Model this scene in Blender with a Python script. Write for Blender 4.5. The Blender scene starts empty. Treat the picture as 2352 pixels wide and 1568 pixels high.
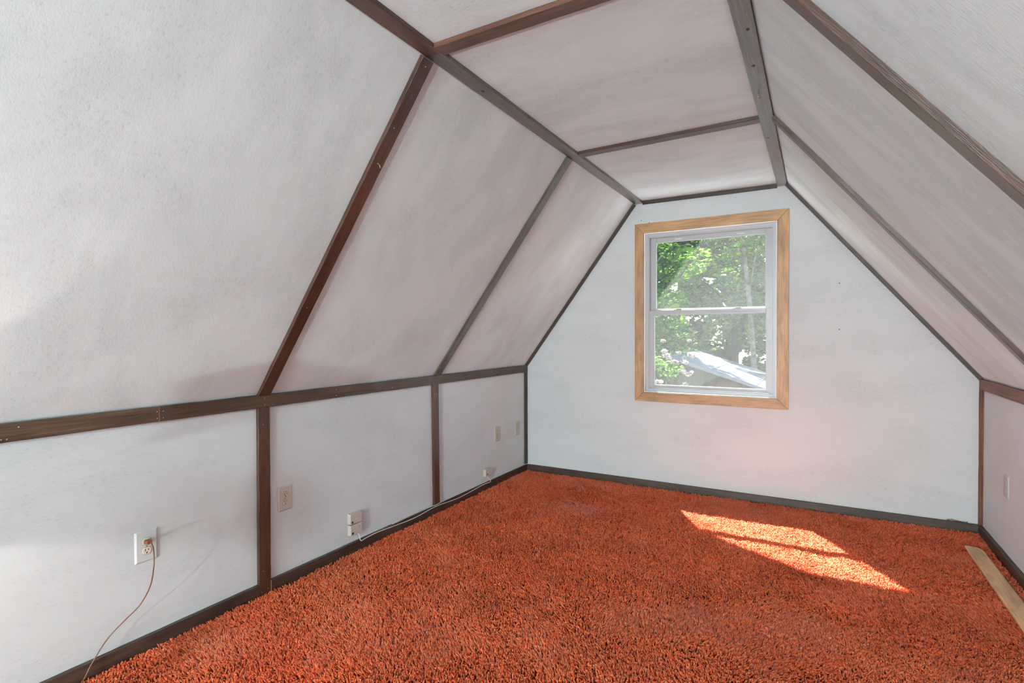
import bpy, bmesh, math, random
import numpy as np
from mathutils import Vector, Matrix

random.seed(7)
rng = np.random.default_rng(11)
SC = bpy.context.scene
COL = SC.collection

# ------------------------------------------------------------------ camera
cam_d = bpy.data.cameras.new('camera')
cam_d.sensor_width = 36.0
cam_d.lens = 36.0 * 1221.36 / 2352.0
cam_d.clip_start = 0.02
cam_d.clip_end = 200
cam = bpy.data.objects.new('camera', cam_d)
COL.objects.link(cam)
yaw, pitch, roll = 0.5202, -0.0147, -0.0034
fw = Vector((-math.sin(yaw), math.cos(yaw), 0)); rt = Vector((math.cos(yaw), math.sin(yaw), 0)); up = Vector((0, 0, 1))
f2 = fw * math.cos(pitch) + up * math.sin(pitch); u2 = up * math.cos(pitch) - fw * math.sin(pitch)
r3 = rt * math.cos(roll) + u2 * math.sin(roll); u3 = u2 * math.cos(roll) - rt * math.sin(roll)
M = Matrix((r3, u3, -f2)).transposed().to_4x4()
M.translation = Vector((0, 0, 1.3))
cam.matrix_world = M
SC.camera = cam

# ------------------------------------------------------------------ sky, sun, added rear fill
w = bpy.data.worlds.new('sky'); SC.world = w; w.use_nodes = True
nt = w.node_tree; nt.nodes.clear()
sky = nt.nodes.new('ShaderNodeTexSky'); sky.sky_type = 'NISHITA'
sky.sun_disc = False; sky.sun_elevation = math.radians(54); sky.sun_rotation = math.radians(-31)
bg = nt.nodes.new('ShaderNodeBackground'); bg.inputs['Strength'].default_value = 1.0
wo = nt.nodes.new('ShaderNodeOutputWorld')
nt.links.new(sky.outputs[0], bg.inputs[0]); nt.links.new(bg.outputs[0], wo.inputs[0])

sun_d = bpy.data.lights.new('sun', 'SUN'); sun_d.energy = 36.0; sun_d.angle = math.radians(0.53)
sun_d.color = (1.0, 0.97, 0.93)
sun = bpy.data.objects.new('sun', sun_d); COL.objects.link(sun)
sun.rotation_euler = Vector((0.372, -0.62, -1.0)).to_track_quat('-Z', 'Y').to_euler()
sun.location = (-4, 10, 14)

# added fill light shining in through an unseen opening in the rear wall
dl = bpy.data.lights.new('rear_fill_light', 'AREA'); dl.shape = 'RECTANGLE'; dl.size = 1.36; dl.size_y = 1.50
dl.energy = 120.0; dl.color = (0.80, 0.965, 1.0)
dlo = bpy.data.objects.new('rear_fill_light', dl); COL.objects.link(dlo)
dlo.location = (-0.26, -7.56, 0.88); dlo.rotation_euler = (math.radians(90), 0, 0)

SC.view_settings.view_transform = 'Standard'
SC.view_settings.look = 'None'
SC.view_settings.exposure = 0.57
SC.view_settings.gamma = 1.0
SC.view_settings.use_curve_mapping = False
SC.cycles.max_bounces = 5
SC.cycles.diffuse_bounces = 4
SC.cycles.glossy_bounces = 2
SC.cycles.use_adaptive_sampling = True
SC.cycles.adaptive_threshold = 0.08
SC.cycles.adaptive_min_samples = 16
SC.cycles.use_denoising = True
SC.cycles.transparent_max_bounces = 12
SC.cycles.caustics_reflective = False
SC.cycles.caustics_refractive = False
SC.cycles.sample_clamp_indirect = 6.0

# ------------------------------------------------------------------ room numbers (metres)
XL, XR, D, YB = -2.4217, 0.9349, 4.4955, -7.5
ZK, ZC = 0.998, 2.4218            # knee height, ceiling height
CL, CR = -1.3526, -0.1969         # where the slopes meet the flat ceiling
TB, HB = 0.0213, 0.0508           # baseboard thickness, height
T = 0.0185                        # batten thickness

# ------------------------------------------------------------------ helpers
def tag(o, label=None, cat=None, group=None, kind=None):
    if label: o['label'] = label
    if cat: o['category'] = cat
    if group: o['group'] = group
    if kind: o['kind'] = kind
    return o

def obj(name, verts, faces, mat, parent=None, uvs=None, smooth=False):
    me = bpy.data.meshes.new(name)
    me.from_pydata([tuple(v) for v in verts], [], faces)
    if uvs is not None:
        ul = me.uv_layers.new(name='UVMap')
        for i, uv in enumerate(uvs): ul.data[i].uv = uv
    if smooth:
        for p in me.polygons: p.use_smooth = True
    me.materials.append(mat)
    me.update()
    o = bpy.data.objects.new(name, me); COL.objects.link(o)
    if parent: o.parent = parent
    return o

def bobj(name, bm, mat, parent=None, smooth=False):
    me = bpy.data.meshes.new(name); bmesh.ops.recalc_face_normals(bm, faces=bm.faces)
    bm.to_mesh(me); bm.free()
    if smooth:
        for p in me.polygons: p.use_smooth = True
    me.materials.append(mat)
    o = bpy.data.objects.new(name, me); COL.objects.link(o)
    if parent: o.parent = parent
    return o

def empty(name, loc=(0, 0, 0), axes=None):
    e = bpy.data.objects.new(name, None); COL.objects.link(e); e.empty_display_size = 0.05
    if axes:
        m = Matrix([Vector(a) for a in axes]).transposed().to_4x4(); m.translation = Vector(loc); e.matrix_world = m
    else: e.location = loc
    return e

def bm_box(bm, lo, hi, bevel=0.0, seg=2):
    lo = Vector(lo); hi = Vector(hi); c = (lo + hi) / 2; s = hi - lo
    r = bmesh.ops.create_cube(bm, size=1.0, matrix=Matrix.Translation(c) @ Matrix.Diagonal((s.x, s.y, s.z, 1)))
    if bevel > 0:
        ed = list({e for v in r['verts'] for e in v.link_edges})
        bmesh.ops.bevel(bm, geom=ed, offset=bevel, segments=seg, affect='EDGES', profile=0.5)

def box(name, lo, hi, mat, parent=None, bevel=0.0, seg=2):
    bm = bmesh.new(); bm_box(bm, lo, hi, bevel, seg); return bobj(name, bm, mat, parent)

def prism(name, poly, axis_vec, mat, parent=None, bevel=0.0):
    """poly: list of 3D points of one face, extruded by axis_vec"""
    bm = bmesh.new(); a = Vector(axis_vec)
    v0 = [bm.verts.new(p) for p in poly]; v1 = [bm.verts.new(Vector(p) + a) for p in poly]
    n = len(poly)
    bm.faces.new(v0); bm.faces.new(list(reversed(v1)))
    for i in range(n): bm.faces.new((v0[i], v1[i], v1[(i + 1) % n], v0[(i + 1) % n]))
    if bevel: bmesh.ops.bevel(bm, geom=list(bm.edges), offset=bevel, segments=2, affect='EDGES', profile=0.5)
    return bobj(name, bm, mat, parent)

def catmull(pts, n=8):
    P = [Vector(p) for p in pts]; P = [P[0] * 2 - P[1]] + P + [P[-1] * 2 - P[-2]]; out = []
    for i in range(1, len(P) - 2):
        for k in range(n):
            t = k / n; a, b, c, d = P[i - 1], P[i], P[i + 1], P[i + 2]
            out.append(0.5 * ((2 * b) + (c - a) * t + (2 * a - 5 * b + 4 * c - d) * t * t + (3 * b - a - 3 * c + d) * t ** 3))
    out.append(P[-2]); return out

def tube(name, pts, rad, mat, parent=None, sides=8, closed=False, flat=1.0):
    n = len(pts); V = []; F = []
    ref = Vector((0, 0, 1)); prev = None
    for i, p in enumerate(pts):
        p = Vector(p)
        a = Vector(pts[(i - 1) % n] if (closed or i > 0) else pts[0]); b = Vector(pts[(i + 1) % n] if (closed or i < n - 1) else pts[-1])
        t = (b - a).normalized()
        if prev is None:
            s = t.cross(ref)
            if s.length < 0.1: s = t.cross(Vector((1, 0, 0)))
        else: s = prev - t * prev.dot(t)
        s.normalize(); prev = s; q = t.cross(s)
        r = rad[i] if isinstance(rad, (list, tuple)) else rad
        for k in range(sides):
            an = 2 * math.pi * k / sides
            V.append(p + s * (r * math.cos(an)) + q * (r * flat * math.sin(an)))
    m = n if closed else n - 1
    for i in range(m):
        j = (i + 1) % n
        for k in range(sides):
            F.append((i * sides + k, i * sides + (k + 1) % sides, j * sides + (k + 1) % sides, j * sides + k))
    if not closed:
        F.append(tuple(range(sides - 1, -1, -1))); F.append(tuple((n - 1) * sides + k for k in range(sides)))
    return obj(name, V, F, mat, parent, smooth=True)

def lathe(name, prof, mat, parent=None, sides=32, loc=(0, 0, 0), thick=0.0):
    bm = bmesh.new(); rings = []
    for r, z in prof:
        rings.append([bm.verts.new((loc[0] + r * math.cos(2 * math.pi * k / sides), loc[1] + r * math.sin(2 * math.pi * k / sides), loc[2] + z)) for k in range(sides)])
    for a, b in zip(rings, rings[1:]):
        for k in range(sides): bm.faces.new((a[k], a[(k + 1) % sides], b[(k + 1) % sides], b[k]))
    o = bobj(name, bm, mat, parent, smooth=True)
    if thick:
        md = o.modifiers.new('thick', 'SOLIDIFY'); md.thickness = thick
    return o

# ------------------------------------------------------------------ materials
def new_mat(name):
    m = bpy.data.materials.new(name); m.use_nodes = True; t = m.node_tree
    return m, t, t.nodes['Principled BSDF'], t.nodes['Material Output']

def N(t, typ, **kw):
    n = t.nodes.new(typ)
    for k, v in kw.items():
        if k in ('operation', 'blend_type', 'data_type', 'noise_dimensions', 'wave_type', 'bands_direction', 'attribute_name', 'feature', 'musgrave_type'): setattr(n, k, v)
        else: n.inputs[k].default_value = v
    return n

def ramp(t, src, stops):
    r = t.nodes.new('ShaderNodeValToRGB'); e = r.color_ramp.elements
    while len(e) > 1: e.remove(e[-1])
    e[0].position = stops[0][0]; e[0].color = (*stops[0][1], 1) if not isinstance(stops[0][1], (int, float)) else (stops[0][1],) * 3 + (1,)
    for p, c in stops[1:]:
        x = e.new(p); x.color = (*c, 1) if not isinstance(c, (int, float)) else (c, c, c, 1)
    t.links.new(src, r.inputs[0]); return r.outputs[0]

def mul(t, a, b, fac=1.0):
    m = t.nodes.new('ShaderNodeMix'); m.data_type = 'RGBA'; m.blend_type = 'MULTIPLY'; m.inputs[0].default_value = fac
    t.links.new(a, m.inputs[6]); t.links.new(b, m.inputs[7]); return m.outputs[2]

def mixc(t, f, a, b):
    m = t.nodes.new('ShaderNodeMix'); m.data_type = 'RGBA'
    if isinstance(f, (int, float)): m.inputs[0].default_value = f
    else: t.links.new(f, m.inputs[0])
    for s, i in ((a, 6), (b, 7)):
        if isinstance(s, tuple): m.inputs[i].default_value = (*s, 1)
        else: t.links.new(s, m.inputs[i])
    return m.outputs[2]

def mapping(t, src, scale, loc=(0, 0, 0)):
    m = t.nodes.new('ShaderNodeMapping'); m.inputs['Scale'].default_value = scale; m.inputs['Location'].default_value = loc
    t.links.new(src, m.inputs[0]); return m.outputs[0]

def noise(t, vec, scale, detail=4, rough=0.55, dist=0.0):
    n = N(t, 'ShaderNodeTexNoise', Scale=scale, Detail=detail, Roughness=rough, Distortion=dist)
    t.links.new(vec, n.inputs['Vector']); return n.outputs['Fac']

def bump(t, h, strength, dist, prev=None):
    b = N(t, 'ShaderNodeBump', Strength=strength, Distance=dist); t.links.new(h, b.inputs['Height'])
    if prev: t.links.new(prev, b.inputs['Normal'])
    return b.outputs[0]

def plain(name, col, rough=0.5, metal=0.0, spec=None):
    m, t, b, o = new_mat(name)
    b.inputs['Base Color'].default_value = (*col, 1); b.inputs['Roughness'].default_value = rough; b.inputs['Metallic'].default_value = metal
    if spec is not None: b.inputs['Specular IOR Level'].default_value = spec
    return m

def plaster_mat(name, stretch, seed, base=(0.70, 0.715, 0.72), smear=0.5):
    m, t, b, o = new_mat(name)
    uv = t.nodes.new('ShaderNodeUVMap').outputs[0]
    big = noise(t, mapping(t, uv, (1.3, 1.3, 1), (seed, seed * 2, 0)), 1.6, 2, 0.6)
    smr = noise(t, mapping(t, uv, (stretch[0], stretch[1], 1), (seed * 3, seed, 0)), 2.0, 4, 0.68, 0.3)
    fine = noise(t, mapping(t, uv, (stretch[0], stretch[1], 1), (seed, 0, 0)), 75, 3, 0.75)
    c1 = ramp(t, big, [(0.30, 0.95), (0.55, 1.0)])
    c2 = ramp(t, smr, [(0.36, 1.0 - 0.19 * smear), (0.56, 1.0)])
    msk = ramp(t, smr, [(0.42, 1.0), (0.60, 0.0)])
    speck = ramp(t, fine, [(0.34, 0.82), (0.45, 1.0)])
    base_n = t.nodes.new('ShaderNodeRGB'); base_n.outputs[0].default_value = (*base, 1)
    col = mul(t, base_n.outputs[0], c1); col = mul(t, col, c2)
    sp = mixc(t, msk, (1, 1, 1), speck)
    col = mul(t, col, sp, 0.75)
    t.links.new(col, b.inputs['Base Color'])
    b.inputs['Roughness'].default_value = 0.75; b.inputs['Specular IOR Level'].default_value = 0.25
    t.links.new(bump(t, fine, 0.12, 0.005), b.inputs['Normal'])
    return m

def wood_mat(name, dark, mid, light, rough=0.38, grain=1.0, spec=0.5, worn=None, coat=0.0):
    m, t, b, o = new_mat(name)
    uv = t.nodes.new('ShaderNodeUVMap').outputs[0]
    inf = t.nodes.new('ShaderNodeObjectInfo')
    cm = t.nodes.new('ShaderNodeCombineXYZ'); mm = N(t, 'ShaderNodeMath', operation='MULTIPLY'); mm.inputs[1].default_value = 37.0
    t.links.new(inf.outputs['Random'], mm.inputs[0]); t.links.new(mm.outputs[0], cm.inputs[0]); t.links.new(mm.outputs[0], cm.inputs[1])
    ad = N(t, 'ShaderNodeVectorMath', operation='ADD'); t.links.new(uv, ad.inputs[0]); t.links.new(cm.outputs[0], ad.inputs[1])
    v = ad.outputs[0]
    g1 = noise(t, mapping(t, v, (2.2, 55, 1)), 1.6, 4, 0.62, 0.6)
    g2 = noise(t, mapping(t, v, (9, 170, 1)), 2.0, 2, 0.6)
    blot = noise(t, mapping(t, v, (3.0, 9.0, 1)), 1.5, 2, 0.6, 0.4)
    wv = N(t, 'ShaderNodeTexWave', wave_type='BANDS', bands_direction='Y', Scale=9.0, Distortion=9.0, Detail=2.0)
    wv.inputs['Detail Scale'].default_value = 0.6
    t.links.new(mapping(t, v, (0.55, 9, 1)), wv.inputs['Vector'])
    c = ramp(t, g1, [(0.28, dark), (0.52, mid), (0.75, light)])
    c = mul(t, c, ramp(t, g2, [(0.3, 0.72), (0.6, 1.0)]), grain)
    c = mul(t, c, ramp(t, wv.outputs['Fac'], [(0.0, 0.70), (0.35, 1.0)]), 0.6 * grain)
    c = mul(t, c, ramp(t, blot, [(0.33, 0.62), (0.6, 1.0)]), 0.8)
    if worn:
        wn = noise(t, mapping(t, v, (5.0, 16.0, 1)), 2.2, 5, 0.65)
        c = mixc(t, ramp(t, wn, [(0.64, 0.0), (0.72, 0.55)]), c, worn)
    hs = N(t, 'ShaderNodeHueSaturation'); t.links.new(c, hs.inputs['Color'])
    mr = N(t, 'ShaderNodeMapRange'); mr.inputs['To Min'].default_value = 0.82; mr.inputs['To Max'].default_value = 1.18
    t.links.new(inf.outputs['Random'], mr.inputs['Value']); t.links.new(mr.outputs[0], hs.inputs['Value'])
    t.links.new(hs.outputs[0], b.inputs['Base Color'])
    b.inputs['Roughness'].default_value = rough; b.inputs['Specular IOR Level'].default_value = spec
    b.inputs['Coat Weight'].default_value = coat; b.inputs['Coat Roughness'].default_value = 0.28; b.inputs['Coat IOR'].default_value = 1.6
    t.links.new(bump(t, g2, 0.35, 0.002), b.inputs['Normal'])
    return m

MP_KNEE = plaster_mat('plaster_knee', (0.55, 1.3), 3.1, smear=0.35)  # plaster tone varies by surface below to even out the room light
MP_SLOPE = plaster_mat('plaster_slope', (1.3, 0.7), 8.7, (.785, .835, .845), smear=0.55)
MP_SLOPE_R = plaster_mat('plaster_slope_right', (1.5, 0.42), 14.2, (.84, .93, .945), smear=0.75)  # same plaster made lighter where the slope gets less light
MP_CEIL = plaster_mat('plaster_ceiling', (1.4, 0.5), 21.3, (.85, .955, .97), smear=0.6)  # lightened and cooled against dim, reddish light on the ceiling
MP_GABLE = plaster_mat('plaster_gable', (0.5, 1.5), 5.5, (.655, .66, .665), smear=0.25)  # darkened against the strong frontal light on the end wall
WORN = (0.30, 0.12, 0.05)
MW_DARK = wood_mat('stained_wood', (0.046, 0.019, 0.011), (0.108, 0.048, 0.028), (0.175, 0.084, 0.052), 0.38, coat=0.45)
MW_RAIL = wood_mat('stained_wood_worn', (0.052, 0.028, 0.017), (0.118, 0.068, 0.041), (0.180, 0.105, 0.062), 0.42, worn=WORN)
MW_RED = wood_mat('stained_wood_reddish', (0.11, 0.034, 0.016), (0.245, 0.085, 0.042), (0.34, 0.135, 0.070), 0.45, spec=0.3)
MW_BASE = wood_mat('stained_wood_base', (0.034, 0.020, 0.014), (0.072, 0.043, 0.031), (0.108, 0.066, 0.048), 0.45)
MW_SHEEN_GREY = wood_mat('wood_with_grey_sheen', (0.070, 0.060, 0.055), (0.165, 0.150, 0.142), (0.27, 0.255, 0.25), 0.34, coat=0.9)  # window reflection on the purlin put into its base colour as grey
MW_SHEEN_GREEN = wood_mat('wood_with_green_sheen', (0.052, 0.036, 0.025), (0.128, 0.092, 0.066), (0.20, 0.158, 0.118), 0.34, coat=0.9)  # greenish window sheen mixed into the brown of these boards
MW_BROWN = wood_mat('stained_wood_brown', (0.070, 0.029, 0.017), (0.155, 0.068, 0.041), (0.225, 0.108, 0.069), 0.40, coat=0.3)
MW_EDGE = plain('sawn_raw_edge', (0.50, 0.22, 0.09), 0.7)
MW_CASE = wood_mat('casing_wood', (0.44, 0.215, 0.085), (0.60, 0.325, 0.145), (0.70, 0.415, 0.20), 0.42, grain=0.55)
MW_PLANK = wood_mat('pale_plank_wood', (0.70, 0.385, 0.18), (0.84, 0.490, 0.245), (0.90, 0.57, 0.31), 0.45, grain=0.4)
M_VINYL = plain('white_vinyl', (0.47, 0.462, 0.47), 0.35)
M_JAMB = plain('white_jamb_paint', (0.84, 0.85, 0.86), 0.45)
M_IVORY = plain('ivory_plastic', (0.56, 0.49, 0.42), 0.38)
M_IVORY2 = plain('pale_ivory_plastic', (0.78, 0.74, 0.60), 0.35)
M_WHITEP = plain('white_plate_plastic', (0.66, 0.67, 0.66), 0.45)
M_PAINTED = plain('painted_over_plastic', (0.52, 0.525, 0.53), 0.7)
M_BLACK = plain('slot_black', (0.012, 0.011, 0.010), 0.6)
M_SCREW = plain('screw_metal', (0.45, 0.43, 0.40), 0.35, 1.0)
M_NAIL = plain('nail_metal', (0.80, 0.78, 0.75), 0.30, 0.8)
M_BROWNC = plain('brown_cord', (0.17, 0.066, 0.032), 0.38)
M_PLUG = plain('brown_plug', (0.26, 0.085, 0.028), 0.3)
M_WHITEC = plain('white_cable', (0.80, 0.77, 0.70), 0.4)
M_HOLE = plain('nail_hole', (0.05, 0.045, 0.04), 0.9)
M_BRASS = plain('dull_brass', (0.35, 0.24, 0.10), 0.35, 1.0)

def glass_mat():
    m, t, b, o = new_mat('window_glass'); t.nodes.remove(b)
    tr = t.nodes.new('ShaderNodeBsdfTransparent'); tr.inputs[0].default_value = (0.95, 0.965, 0.955, 1)
    gl = N(t, 'ShaderNodeBsdfGlossy', Roughness=0.02)
    mx = t.nodes.new('ShaderNodeMixShader'); mx.inputs[0].default_value = 0.03; t.links.new(tr.outputs[0], mx.inputs[1]); t.links.new(gl.outputs[0], mx.inputs[2])
    t.links.new(mx.outputs[0], o.inputs[0]); return m
M_GLASS = glass_mat()

def screen_mat():
    m, t, b, o = new_mat('insect_screen_mesh'); t.nodes.remove(b)
    tc = t.nodes.new('ShaderNodeTexCoord').outputs['Object']
    nz = noise(t, mapping(t, tc, (260, 260, 420)), 1.0, 1, 0.5)
    fac = ramp(t, nz, [(0.30, 0.10), (0.70, 0.30)])
    tr = t.nodes.new('ShaderNodeBsdfTransparent')
    df = N(t, 'ShaderNodeBsdfDiffuse'); df.inputs[0].default_value = (0.15, 0.155, 0.148, 1)
    tl = N(t, 'ShaderNodeBsdfTranslucent'); tl.inputs[0].default_value = (0.15, 0.155, 0.148, 1)
    m1 = t.nodes.new('ShaderNodeMixShader'); m1.inputs[0].default_value = 0.5
    t.links.new(df.outputs[0], m1.inputs[1]); t.links.new(tl.outputs[0], m1.inputs[2])
    mx = t.nodes.new('ShaderNodeMixShader'); t.links.new(fac, mx.inputs[0]); t.links.new(tr.outputs[0], mx.inputs[1]); t.links.new(m1.outputs[0], mx.inputs[2])
    t.links.new(mx.outputs[0], o.inputs[0]); return m
M_SCREEN = screen_mat()

def carpet_mat(name, deep):
    m, t, b, o = new_mat(name)
    g = t.nodes.new('ShaderNodeNewGeometry')
    pos = g.outputs['Position']
    big = noise(t, pos, 2.6, 2, 0.6)
    if deep:
        b.inputs['Base Color'].default_value = (0.20, 0.030, 0.013, 1); b.inputs['Roughness'].default_value = 1.0
        return m
    at = t.nodes.new('ShaderNodeAttribute'); at.attribute_name = 'tuft'
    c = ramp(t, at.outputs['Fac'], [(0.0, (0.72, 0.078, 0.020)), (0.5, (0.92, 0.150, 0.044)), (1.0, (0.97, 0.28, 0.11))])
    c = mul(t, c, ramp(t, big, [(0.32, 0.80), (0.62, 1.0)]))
    t.links.new(c, b.inputs['Base Color'])
    b.inputs['Roughness'].default_value = 0.85; b.inputs['Specular IOR Level'].default_value = 0.12
    b.inputs['Sheen Weight'].default_value = 0.55; b.inputs['Sheen Roughness'].default_value = 0.45
    b.inputs['Sheen Tint'].default_value = (1.0, 0.74, 0.64, 1)
    return m
M_CARPET = carpet_mat('orange_shag_pile', False)
M_CARPET_BASE = carpet_mat('carpet_backing', True)

def leaf_mat(name, ramp_cols, transl=0.45):
    m, t, b, o = new_mat(name); t.nodes.remove(b)
    at = t.nodes.new('ShaderNodeAttribute'); at.attribute_name = 'leaf'
    c = ramp(t, at.outputs['Fac'], ramp_cols)
    df = t.nodes.new('ShaderNodeBsdfDiffuse'); tl = t.nodes.new('ShaderNodeBsdfTranslucent'); gl = N(t, 'ShaderNodeBsdfGlossy', Roughness=0.45)
    t.links.new(c, df.inputs[0]); t.links.new(c, tl.inputs[0])
    m1 = t.nodes.new('ShaderNodeMixShader'); m1.inputs[0].default_value = transl; t.links.new(df.outputs[0], m1.inputs[1]); t.links.new(tl.outputs[0], m1.inputs[2])
    m2 = t.nodes.new('ShaderNodeMixShader'); m2.inputs[0].default_value = 0.03; t.links.new(m1.outputs[0], m2.inputs[1]); t.links.new(gl.outputs[0], m2.inputs[2])
    t.links.new(m2.outputs[0], o.inputs[0]); return m
M_LEAF = leaf_mat('bright_leaves', [(0, (0.035, 0.10, 0.008)), (0.55, (0.10, 0.24, 0.018)), (1.0, (0.27, 0.42, 0.03))], 0.6)
M_LEAF2 = leaf_mat('deep_leaves', [(0, (0.018, 0.060, 0.007)), (0.6, (0.055, 0.150, 0.015)), (1.0, (0.15, 0.28, 0.03))], 0.55)
M_BLOSSOM = leaf_mat('blossom_petals', [(0, (0.36, 0.27, 0.23)), (1.0, (0.50, 0.44, 0.41))], 0.5)

def bark_mat(name, c0, c1, sc=(6, 6, 30)):
    m, t, b, o = new_mat(name); tc = t.nodes.new('ShaderNodeTexCoord').outputs['Object']
    n = noise(t, mapping(t, tc, sc), 1.0, 5, 0.6)
    t.links.new(ramp(t, n, [(0.35, c0), (0.6, c1)]), b.inputs['Base Color']); b.inputs['Roughness'].default_value = 0.9
    t.links.new(bump(t, n, 0.5, 0.02), b.inputs['Normal']); return m
M_BARK = bark_mat('grey_brown_bark', (0.02, 0.015, 0.010), (0.06, 0.045, 0.032), (20, 20, 3))
M_BIRCH = bark_mat('pale_birch_bark', (0.05, 0.04, 0.03), (0.22, 0.19, 0.14), (3, 3, 14))
M_GROUND = bark_mat('forest_floor', (0.015, 0.028, 0.008), (0.05, 0.045, 0.02), (1, 1, 1))

# ------------------------------------------------------------------ room shell
def slab(name, quad, out, mat, uvs=None, kids=None, label=None):
    """quad: 4 inner corners; out: vector of thickness; uv in metres (u along first edge, v along second)"""
    q = [Vector(p) for p in quad]; o_ = Vector(out)
    V = q + [p + o_ for p in q]
    F = [(0, 1, 2, 3), (7, 6, 5, 4), (0, 4, 5, 1), (1, 5, 6, 2), (2, 6, 7, 3), (3, 7, 4, 0)]
    eu = (q[1] - q[0]).normalized(); nn = eu.cross(q[3] - q[0]).normalized(); ev = nn.cross(eu)
    U = [((V[i] - q[0]).dot(eu), (V[i] - q[0]).dot(ev)) for f in F for i in f]
    o = obj(name, V, F, mat, None, U)
    tag(o, label=label, kind='structure'); return o

YO = D + 0.12
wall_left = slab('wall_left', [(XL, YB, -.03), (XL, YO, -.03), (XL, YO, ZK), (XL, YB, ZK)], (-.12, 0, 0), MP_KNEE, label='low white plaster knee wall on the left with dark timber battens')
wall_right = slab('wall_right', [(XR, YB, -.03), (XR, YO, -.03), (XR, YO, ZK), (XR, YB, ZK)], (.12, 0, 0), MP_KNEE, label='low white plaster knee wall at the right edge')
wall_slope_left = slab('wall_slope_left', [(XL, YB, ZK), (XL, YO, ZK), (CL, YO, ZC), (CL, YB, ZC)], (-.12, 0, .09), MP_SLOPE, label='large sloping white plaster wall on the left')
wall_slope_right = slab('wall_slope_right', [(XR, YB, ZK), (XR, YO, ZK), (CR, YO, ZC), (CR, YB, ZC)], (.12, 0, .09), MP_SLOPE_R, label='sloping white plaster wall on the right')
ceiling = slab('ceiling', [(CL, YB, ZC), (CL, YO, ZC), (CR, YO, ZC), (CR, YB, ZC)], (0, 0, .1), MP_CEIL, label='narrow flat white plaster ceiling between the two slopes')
floor = slab('floor', [(XL, YB, -.022), (XR, YB, -.022), (XR, YO, -.022), (XL, YO, -.022)], (0, 0, -.12), M_CARPET_BASE, label='floor under the orange shag carpet')

def slope_x_left(z): return XL + (CL - XL) * (z - ZK) / (ZC - ZK)
def slope_x_right(z): return XR + (CR - XR) * (z - ZK) / (ZC - ZK)

def gable(name, y0, y1, hx0, hx1, hz0, hz1, mat, label):
    """gambrel-end wall with a rectangular opening"""
    def edge(z, side):
        if z <= ZK: return XL if side < 0 else XR
        return slope_x_left(z) if side < 0 else slope_x_right(z)
    zs = [-.03, hz0, ZK, hz1, ZC]; zs = sorted(set(zs))
    bm = bmesh.new(); uvl = bm.loops.layers.uv.new('UVMap')
    def quad(ps):
        f = [bm.verts.new(p) for p in ps]; fa = bm.faces.new(f)
        for l in fa.loops: l[uvl].uv = (l.vert.co.x, l.vert.co.z)
    for yy in (y0, y1):
        for za, zb in zip(zs, zs[1:]):
            inside = za >= hz0 - 1e-6 and zb <= hz1 + 1e-6
            if inside:
                quad([(edge(za, -1), yy, za), (hx0, yy, za), (hx0, yy, zb), (edge(zb, -1), yy, zb)])
                quad([(hx1, yy, za), (edge(za, 1), yy, za), (edge(zb, 1), yy, zb), (hx1, yy, zb)])
            else:
                quad([(edge(za, -1), yy, za), (edge(za, 1), yy, za), (edge(zb, 1), yy, zb), (edge(zb, -1), yy, zb)])
    H = [(hx0, hz0), (hx1, hz0), (hx1, hz1), (hx0, hz1)]
    for i in range(4):
        a, b_ = H[i], H[(i + 1) % 4]
        quad([(a[0], y0, a[1]), (b_[0], y0, b_[1]), (b_[0], y1, b_[1]), (a[0], y1, a[1])])
    bmesh.ops.remove_doubles(bm, verts=bm.verts, dist=1e-5)
    me = bpy.data.meshes.new(name); bm.to_mesh(me); bm.free(); me.materials.append(mat)
    o = bpy.data.objects.new(name, me); COL.objects.link(o); return tag(o, label=label, kind='structure')

WX0, WX1, WZ0, WZ1 = -1.274, -0.262, 0.802, 2.146
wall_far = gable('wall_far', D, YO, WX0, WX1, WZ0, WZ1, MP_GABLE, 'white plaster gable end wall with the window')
wall_rear = gable('wall_rear', YB - .12, YB, -0.95, 0.43, 0.12, 1.64, MP_GABLE, 'plaster gable end wall behind the viewer with an opening added for fill light')  # unseen rear wall; its opening is added to let fill light in

# exterior roof with its gable overhang (its rake shades the upper left of the window)
def roof_slab(name, a, b, label):
    d = (Vector((b[0], 0, b[1])) - Vector((a[0], 0, a[1]))).normalized(); n = Vector((-d.z, 0, d.x))
    if n.z < 0: n = -n
    y0, y1 = YB - .3, YO - .02 + 0.51
    q = [(a[0], y0, a[1]), (a[0], y1, a[1]), (b[0], y1, b[1]), (b[0], y0, b[1])]
    o = slab(name, q, n * 0.16, MW_BASE, label=label); return o
off = 0.13
kl = (ZC - ZK) / (CL - XL); kr = (ZC - ZK) / (XR - CR)
xa, xb0 = XL - off, XR + off
xri = (kl * xa + kr * xb0) / (kl + kr); zri = ZK + kl * (xri - xa)          # ridge
roof_slab('roof_left', (xa - .45, ZK - .45 * kl), (xri, zri), 'steep left roof plane outside with a deep overhang')
roof_slab('roof_right', (xb0 + .45, ZK - .45 * kr), (xri, zri), 'steep right roof plane outside with a deep overhang')

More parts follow.
